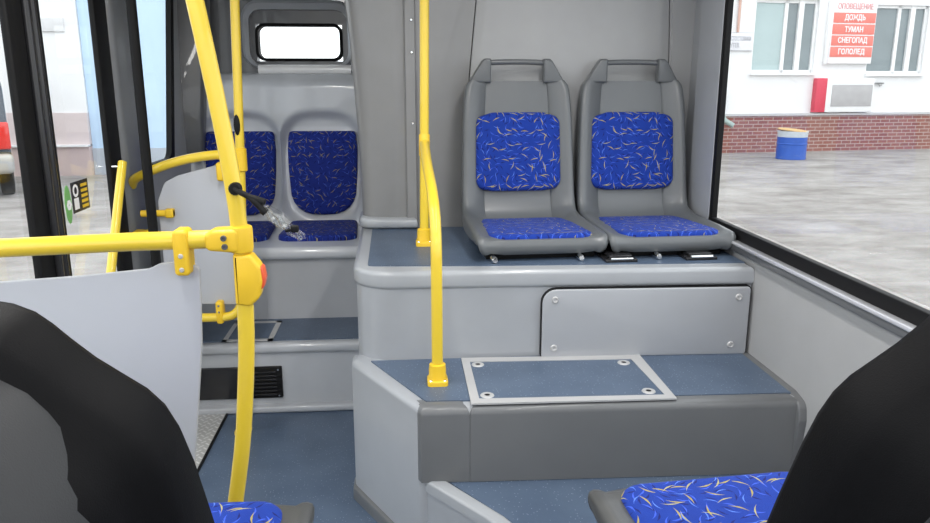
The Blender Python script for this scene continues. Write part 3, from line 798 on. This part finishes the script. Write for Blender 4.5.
# rear partition with handrails
pr = thing('door_partition', 'pale grey partition with yellow handrail between door and rear bench', 'partition', (-.78, 2.95, .5))
poly = rounded([(-.925, .545), (-.600, .530), (-.600, 1.115), (-.66, 1.094), (-.75, 1.070), (-.845, 1.045), (-.895, 1.02), (-.925, .95)], [.05, 0, 0, .1, .2, .1, .04, .05], 5)
g = B(); g.prism(poly, 'y', 2.945, 2.957, .003); g.build('panel', PANEL, pr, 30)
g = B(); g.tube([(-1.040, 3.02, 1.00), (-1.02, 2.99, 1.03), (-.96, 2.95, 1.055), (-.89, 2.935, 1.085), (-.80, 2.930, 1.110), (-.70, 2.925, 1.125), (-.608, 2.92, 1.126)], .0175, 14, 2); g.build('handrail', YEL, pr)
g = B(); g.tube([(-1.03, 2.93, .487), (-.75, 2.93, .487), (-.68, 2.925, .490), (-.645, 2.92, .52), (-.632, 2.92, .56)], .0175, 14, 2); g.build('lower_rail', YEL, pr)
g = B(); g.box(-.735, -.708, 2.908, 2.962, .465, .555, .008); c_ = g.build('clamp', YEL2, pr)
for z in (.515, .54): B().lathe([(0, 2.905), (.004, 2.905), (.005, 2.909)], (-.7215, 0, z), 8, 'y').build('screw', CHROME, c_)
for x0, x1, z in ((-.985, -.865, .905), ):
    g = B(); g.tube([(x0, 2.93, z), (x1, 2.93, z)], .013, 12); g.box(x1 - .03, x1, 2.915, 2.95, z - .017, z + .017, .006); g.build('stub', YEL2, pr)
g = B(); g.tube([(-1.04, 2.99, .805), (-.95, 2.92, .83), (-.93, 2.92, .835)], .0175, 12); g.box(-1.04, -1.0, 2.96, 3.02, .78, .83, .01); g.build('wall_bracket', YEL2, pr)
# black door shaft
ds = thing('door_shaft', 'black upright door shaft beside the pale rear partition', 'shaft', (-.93, 2.86, 0))
g = B(); g.tube([(-.925, 2.86, 0.006), (-.925, 2.86, 2.12)], .0175, 14); g.build('upright', BLACK, ds)
g = B(); g.lathe([(.0177, .10), (.024, .105), (.024, .16), (.0177, .165)], (-.925, 2.86, 0), 16); g.build('collar', BLACKG, ds)
# thick bowed pole
bp_ = thing('bowed_pole', 'thick bowed yellow pole with red stop button', 'pole', (-.33, 1.42, .27))
bow = [(-.40, 1.42, .27), (-.372, 1.42, .45), (-.347, 1.42, .575), (-.325, 1.42, .70), (-.314, 1.42, .80), (-.305, 1.42, .90), (-.3015, 1.42, 1.0), (-.302, 1.42, 1.10), (-.307, 1.42, 1.19), (-.322, 1.42, 1.33), (-.351, 1.42, 1.53), (-.40, 1.42, 1.85), (-.44, 1.42, 2.12)]
g = B(); g.tube(bow, .0155, 18, 1); g.build('upright', YEL, bp_)
g = B(); g.lathe([(.016, 1.084), (.0215, 1.087), (.0225, 1.093), (.0225, 1.128), (.0215, 1.133), (.016, 1.136)], (-.302, 1.42, 0), 20)
g.prism(rounded([(-.362, 1.092), (-.300, 1.086), (-.300, 1.132), (-.350, 1.130), (-.364, 1.122)], [.010, .01, .01, .02, .01], 4), 'y', 1.396, 1.444, .007)
cl = g.build('tee_clamp', YEL2, bp_, 45)
for x, z in ((-.328, 1.116), (-.327, 1.100)): B().lathe([(0, 1.3945), (.0028, 1.3945), (.0032, 1.392), (.0052, 1.392), (.006, 1.397)], (x, 0, z), 14, 'y').build('bolt', DUCT, cl)
g = B(); g.prism(rounded([(-.317, .986), (-.289, .982), (-.272, .998), (-.264, 1.03), (-.267, 1.06), (-.284, 1.083), (-.316, 1.083)], [.006, .01, .02, .02, .02, .01, .004], 5), 'y', 1.400, 1.440, .007)
sb_ = g.build('stop_button_box', YEL2, bp_, 40)
g = B(); g.prism(rounded([(-.2705, 1.014), (-.264, 1.016), (-.2595, 1.035), (-.263, 1.057), (-.2715, 1.060)], [.002, .006, .01, .006, .002], 4), 'y', 1.405, 1.436, .004); g.build('button', ORANGE, sb_)
B().lathe([(0, -.024), (.010, -.0235), (.012, -.019), (.012, -.010)], (-.3025, 1.42, 1.206), 14, 'y').build('grommet', BLACK, bp_)
# horizontal rail with the near partition hanging on it
nr = thing('near_partition', 'pale grey partition hanging from a horizontal yellow rail at the left edge', 'partition', (-.7, 1.42, .3))
g = B(); g.tube([(-1.065, 1.43, 1.098), (-.73, 1.42, 1.100), (-.50, 1.42, 1.1075), (-.352, 1.42, 1.110)], .0175, 16); g.build('rail', YEL, nr)
poly = rounded([(-1.05, .30), (-.475, .30), (-.424, .653), (-.404, .80), (-.391, .90), (-.386, .98), (-.383, 1.055), (-.405, 1.064), (-.43, 1.066), (-.455, 1.064), (-.475, 1.054), (-.60, 1.043), (-.75, 1.034), (-1.05, 1.02)], [.02, .05, .3, .3, .2, .1, .010, 0, .0, .03, .03, .2, 0, .02], 4)
g = B(); g.prism(poly, 'y', 1.424, 1.434, .0025); g.build('panel', PANEL, nr, 30)
g = B(); g.prism(rounded([(-.422, 1.045), (-.394, 1.045), (-.394, 1.131), (-.422, 1.131)], .008), 'y', 1.398, 1.444, .006); c_ = g.build('clamp', YEL2, nr)
g = B()
for z in (1.083, 1.057): B().lathe([(0, 1.395), (.0032, 1.395), (.005, 1.398)], (-.408, 0, z), 10, 'y').build('screw', ALU, c_)
# cable wrapped in clear film hanging from the pole
ca = thing('loose_cable', 'black cable end in clear plastic wrap hanging off the bowed pole', 'cable', (-.30, 1.40, 1.2))
g = B(); g.tube([(-.3025, 1.398, 1.206), (-.290, 1.385, 1.202), (-.268, 1.378, 1.192), (-.245, 1.376, 1.184)], [.004, .0055, .007, .004], 10, 2)
g.tube([(-.282, 1.382, 1.198), (-.262, 1.374, 1.186), (-.250, 1.372, 1.172), (-.244, 1.372, 1.166)], [.0045, .006, .0075, .004], 10, 2); g.build('cable', BLACK, ca)
g = B()
for k in range(7):
    a = k * .9; o = Vector((.0045 * cos(a), .005 * sin(a), .003 * sin(a * 1.7)))
    P0 = Vector((-.248, 1.374, 1.176 + (.004 if k % 2 else -.004)))
    pts = [P0 + o * .5, Vector((-.236, 1.374, 1.166)) + o * 2.4, Vector((-.220, 1.374, 1.150)) + o * 2.8, Vector((-.203, 1.374, 1.136)) + o * 1.4, Vector((-.186 + .005 * (k % 3), 1.374, 1.117 + .004 * (k % 2))) + o]
    g.tube(pts, .0014, 6, 2)
def film(u, v):
    t = u; x = -.248 + .062 * t; z = 1.176 - .060 * t ** .9
    return (x + .010 * (v - .5), 1.377 + .005 * sin(9 * v + 14 * t), z + (v - .5) * (.006 + .006 * sin(pi * t)) + .002 * sin(23 * t))
g.grid(film, 30, 10, (0, .0006, 0)); g.build('plastic_wrap', FILM, ca, 60)
g = B(); g.box(-.202, -.188, 1.366, 1.378, 1.130, 1.143, .003); g.tube([(-.200, 1.372, 1.135), (-.212, 1.372, 1.133)], .003, 8); g.build('clip', BLACK, ca)

# ================================================================ UNSEEN CEILING LAMPS, ADDED TO BRIGHTEN THE CABIN
def strip_lamp(x, y, ln, label):
    t = thing('added_ceiling_lamp', label, 'lamp', (x, y, 2.12), 0, 'added ceiling light strips')
    g = B(); g.box(x - .07, x + .07, y - ln / 2, y + ln / 2, 2.085, 2.121, .012); g.build('housing', GREY_T, t)
    g = B(); g.box(x - .055, x + .055, y - ln / 2 + .02, y + ln / 2 - .02, 2.076, 2.088, .005); g.build('diffuser', lamp_mat('lamp_diffuser', (1, .98, .95), 3.0), t)
    ld = bpy.data.lights.new('lamp_light', 'AREA'); ld.shape = 'RECTANGLE'; ld.size = .11; ld.size_y = ln - .04; ld.energy = LAMP_POWER * ln; ld.color = (1, .98, .955)
    lo = bpy.data.objects.new('lamp_light', ld); C.objects.link(lo); lo.parent = t; lo.location = (0, 0, -.05)
for x, sx in ((-.52, 'door'), (.56, 'window')):
    strip_lamp(x, -.4, 1.3, 'unseen ceiling light strip added on the %s side, front part of the cabin' % sx)
    strip_lamp(x, 1.55, 1.5, 'unseen ceiling light strip added on the %s side, above the steps' % sx)

# ================================================================ OUTSIDE
gr_ = B(); gr_.box(-60, 60, -30, 70, -.54, -.34); struct(gr_.build('ground', ASPH))
def bthing(name, label, cat, loc, rz): return thing(name, label, cat, loc, rz, local=True)
RZ = radians(7); RL = (7.8, 17.9, -.34)
RM = Matrix.Translation(RL) @ Matrix.Rotation(RZ, 4, 'Z')
rbd = bthing('depot_building', 'white building with brick plinth seen through the big side window', 'building', RL, RZ)
def wall_with_holes(g, x0, x1, y0, y1, z0, z1, holes):
    xs = x0
    for h in sorted(holes):
        g.box(xs, h[0], y0, y1, z0, z1); g.box(h[0], h[1], y0, y1, z0, h[2]); g.box(h[0], h[1], y0, y1, h[3], z1); xs = h[1]
    g.box(xs, x1, y0, y1, z0, z1)
HW = [(-4.6, -2.9, 1.88, 3.55), (.50, 2.16, 1.88, 3.55), (3.62, 5.20, 1.86, 3.48), (6.9, 8.6, 1.86, 3.48)]
g = B(); wall_with_holes(g, -9, 16, 0, .4, .9, 6.5, HW); g.build('wall', WHITEP, rbd, 30)
g = B(); g.box(-9, 16, -.06, .4, 0, .88); g.build('brick_plinth', BRICK, rbd, 30)
g = B(); g.box(-9, 16, -.10, .02, .875, .93); g.build('ledge', plain('grey_ledge', (.50, .49, .49), .7), rbd, 30)
for i, (x0, x1, z0, z1) in enumerate(HW):
    g = B(); f = .07
    g.box(x0, x1, .06, .16, z0, z0 + f); g.box(x0, x1, .06, .16, z1 - f, z1); g.box(x0, x0 + .05, .06, .16, z0, z1); g.box(x1 - .06, x1, .06, .16, z0, z1)
    a = x0 + (x1 - x0) * .48; b = x0 + (x1 - x0) * .70
    g.box(a, a + .09, .06, .16, z0, z1); g.box(b, b + .13, .04, .16, z0, z1); g.box(x0 - .04, x1 + .04, -.08, .1, z0 - .05, z0 + .01)
    fw = g.build('window', WINF, rbd, 30)
    g = B(); g.box(x0 + .03, a + .02, .10, .12, z0 + .05, z1 - .05); g.build('pane', WINC if i == 1 else WING, fw, 30)
    g = B(); g.box(a + .08, x1 - .04, .10, .12, z0 + .05, z1 - .05); g.build('pane', WING, fw, 30)
def at_wall(x, y, z): return RM @ Vector((x, y, z))
sg = bthing('weather_sign', 'red and white weather warning board on the white building', 'sign', at_wall(3.05, -.02, 2.10), RZ)
g = B(); g.box(-.59, .59, -.10, .02, 0, 1.46, .01); g.build('board', WHT, sg, 30)
g = B(); g.box(-.66, -.575, -.06, .02, -.02, 1.44, .01); g.build('side_frame', WINF, sg, 30)
for k, (tx, wd) in enumerate((('ДОЖДЬ', .56), ('ТУМАН', .50), ('СНЕГОПАД', .80), ('ГОЛОЛЕД', .72))):
    z = .94 - k * .262
    g = B(); g.box(-.57, .57, -.112, -.09, z, z + .235, .004); rw = g.build('red_row', RED, sg, 30)
    me = text_mesh(tx, .125, .01, wd, .004); me.materials.append(WHT)
    o = bpy.data.objects.new('lettering', me); C.objects.link(o); o.parent = rw; o.location = (0, -.116, z + .118)
me = text_mesh('ОПОВЕЩЕНИЕ', .13, .01, .96, .002); me.materials.append(REDT)
o = bpy.data.objects.new('header_lettering', me); C.objects.link(o); o.parent = sg; o.location = (0, -.105, 1.31)
pq = bthing('wall_plaque', 'small pale notice board with grey lettering left of the depot window', 'sign', at_wall(.10, -.01, 2.39), RZ)
g = B(); g.box(-.36, .36, -.03, .01, 0, .40, .006); g.build('board', PLAQ, pq, 30)
for tx, z, wd, ox in (('МЕСТО СТОЯНКИ', .27, .62, 0), ('ПУТЕВ.', .12, .30, -.12)):
    me = text_mesh(tx, .10, .008, wd, .001); me.materials.append(GREYT)
    o = bpy.data.objects.new('lettering', me); C.objects.link(o); o.parent = pq; o.location = (ox, -.033, z)
for zb in (.395, -.005): B().box(-.36, .36, -.034, -.028, zb, zb + .01).build('border', GREYT, pq, 30)
ab = bthing('wall_cabinet', 'white wall cabinet with grey grille and crimson side below the weather board', 'cabinet', at_wall(2.98, 0, .95), RZ)
g = B(); g.box(-.50, .80, -.16, .01, 0, .80, .015); g.build('body', WINF, ab, 30)
g = B(); g.box(-.78, -.48, -.15, .01, 0, .81, .015); g.build('crimson_end', REDB, ab, 30)
g = B(); g.box(-.36, .76, -.175, -.15, .14, .66, .01); g.build('grille', BOXG, ab, 30)
hk = bthing('wall_hook', 'small dark bracket on the white building right of the cabinet', 'bracket', at_wall(4.02, 0, 1.62), RZ)
g = B(); g.box(-.16, .12, -.05, .01, 0, .035, .005); g.tube([(-.02, -.03, .02), (.0, -.05, -.06), (.05, -.05, -.03)], .012, 8); g.build('arm', plain('dull_iron', (.22, .22, .22), .6), hk)
dp = tag(B().tube([at_wall(-.22, -.10, 1.45), at_wall(-.22, -.10, .95), at_wall(-.18, -.12, .80), at_wall(.02, -.24, .66)], .06, 12, 1).build('downpipe', PIPEG), 'grey green downpipe end against the brick plinth by the window edge', 'pipe')
tp = tag(B().tube([at_wall(.06, -.04, 2.80), at_wall(.06, -.04, 5.5)], .03, 10).build('thin_pipe', plain('pale_rust_pipe', (.62, .40, .33), .6)), 'thin rust coloured pipe above the small notice board', 'pipe')
# drum
dr = thing('oil_drum', 'blue drum with tilted rusty lid standing by the brick plinth', 'drum', (8.75, 16.45, -.34))
tl = Matrix.Translation((8.75, 16.45, -.34)) @ Matrix.Rotation(radians(0), 4, 'Y')
hgt = .80
g = B(); g.lathe([(.0, 0), (.345, 0), (.355, .012), (.352, .03), (.348, .05), (.348, .36), (.358, .375), (.358, .385), (.348, .40), (.348, .60), (.348, .60)], (8.75, 16.45, -.34), 36); g.build('body', DRUMB, dr, 30)
g = B(); g.lathe([(.349, .545), (.351, .55), (.353, .64), (.36, .66), (.36, .685), (.345, .69)], (8.75, 16.45, -.34), 36); g.build('pale_band', DRUMW, dr, 30)
g = B(); g.lathe([(0, .0), (.345, .0), (.36, .008), (.36, .022), (.34, .032), (0, .040)], (0, 0, 0), 36, 'z', Matrix.Translation((8.75, 16.45, .352)) @ Matrix.Rotation(radians(5), 4, 'Y') @ Matrix.Rotation(radians(3), 4, 'X')); g.build('lid', DRUML, dr, 30)
# left: white house with pink plinth, pale blue house
lb = thing('white_house', 'white rendered house with pale pink plinth seen through the bus door', 'building', (-9, 14.7, -.34))
g = B(); g.box(-14, -5.72, 14.7, 22, .80, 7); g.build('wall', WHITEP, lb, 30)
g = B(); g.box(-14, -5.72, 14.66, 21.9, .22, .80); g.build('upper_plinth', plain('pale_rose_render', (.64, .55, .54), .85), lb, 30)
g = B(); g.box(-14, -5.72, 14.60, 21.9, -.34, .20); g.build('plinth', PINKP, lb, 30)
g = B(); g.box(-14, -5.72, 14.55, 14.7, .19, .225); g.build('ledge', WINF, lb, 30)
PCAB = plain('pale_cable', (.55, .55, .55), .6)
B().tube([(-6.55, 14.66, 4.4), (-6.5, 14.66, 3.3)], .02, 8).build('cable', PCAB, lb)
g = B(); g.tube([(-6.5, 14.66, 2.3), (-6.45, 14.66, 1.65), (-6.48, 14.66, 1.52), (-6.8, 14.66, 1.50), (-6.95, 14.66, 1.42)], .02, 8); g.build('cable', PCAB, lb)
g = B(); g.box(-6.95, -5.95, 14.66, 14.71, 2.22, 2.46, .01); g.build('faded_sign', plain('faded_white_board', (.66, .66, .66), .6), lb)
bb = thing('pale_blue_house', 'pale blue rendered house seen through the door and rear side window', 'building', (-4, 15, -.34))
g = B(); g.box(-5.715, -3.9, 14.75, 22, .15, 7); g.build('wall', BLUEW, bb, 30)
g = B(); g.box(-5.715, -3.9, 14.72, 22, -.34, .15); g.build('plinth', plain('grey_blue_plinth', (.46, .50, .55), .85), bb, 30)
g = B(); g.tube([(-5.2, 14.70, 5), (-5.1, 14.70, -.2)], .035, 10); g.build('downpipe', BLUEW, bb)
g = B(); g.tube([(-4.15, 14.72, 5), (-4.05, 14.72, 1.2)], .02, 8); g.build('cable', plain('dark_cable', (.12, .13, .15), .6), bb)
# parked car
cr = thing('parked_car', 'dark blue parked car with red tail lamp outside the bus door', 'car', (-6.6, 11.6, -.34), 0)
ox, oy, oz = -6.42, 12.6, -.34
g = B()
side = rounded([(-2.0, .35), (1.95, .35), (2.05, .60), (2.08, .95), (1.98, 1.10), (1.60, 1.68), (1.35, 1.76), (-.2, 1.78), (-.55, 1.72), (-1.0, 1.10), (-1.95, .98), (-2.08, .70)], [.1, .1, .05, .1, .05, .2, .15, .2, .2, .1, .2, .1], 5)
g.prism(side, 'x', ox - .86, ox + .86, .10, 4, mat=Matrix.Translation((0, oy, oz)) @ Matrix.Diagonal((1, -.55, 1, 1)))
g.build('body', CARP, cr, 45)
g = B(); g.prism(rounded([(-.66, 1.16), (.66, 1.16), (.56, 1.62), (-.56, 1.62)], .06), 'y', -.01, .01, 0, mat=Matrix(((1, 0, 0, ox), (0, 1, .355, oy - 1.10 - .355 * 1.16 - .015), (0, 0, 1, oz), (0, 0, 0, 1)))); g.build('rear_window', CARG, cr, 30)
for s_ in (-1, 1):
    g = B(); g.box(ox + s_ * .74 - .13, ox + s_ * .74 + .13, oy - 1.165, oy - 1.05, oz + .72, oz + 1.12, .03); g.build('tail_lamp', TAIL, cr, 40)
g = B(); g.box(ox - .88, ox + .88, oy - 1.25, oy - 1.0, oz + .36, oz + .66, .08, 4); g.build('bumper', CARS, cr, 45)
g = B(); g.box(ox - .26, ox + .26, oy - 1.265, oy - 1.24, oz + .45, oz + .56, .005); g.build('number_plate', WINF, cr, 30)
for s_ in (-1, 1):
    for yy in (-.72, .72):
        g = B(); g.lathe([(.0, -.10), (.20, -.10), (.30, -.09), (.32, -.06), (.32, .06), (.30, .09), (.20, .10), (.0, .10)], (ox + s_ * .76, oy + yy, oz + .32), 24, 'x'); g.build('wheel', BLACK, cr, 40)
cr.location = (-6.80, 11.6, -.34); cr.rotation_euler = (0, 0, radians(27))
dr.scale = (.90, .90, .90); dr.location.x -= .06
for o in SC.objects:
    if '_local' in o: del o['_local']
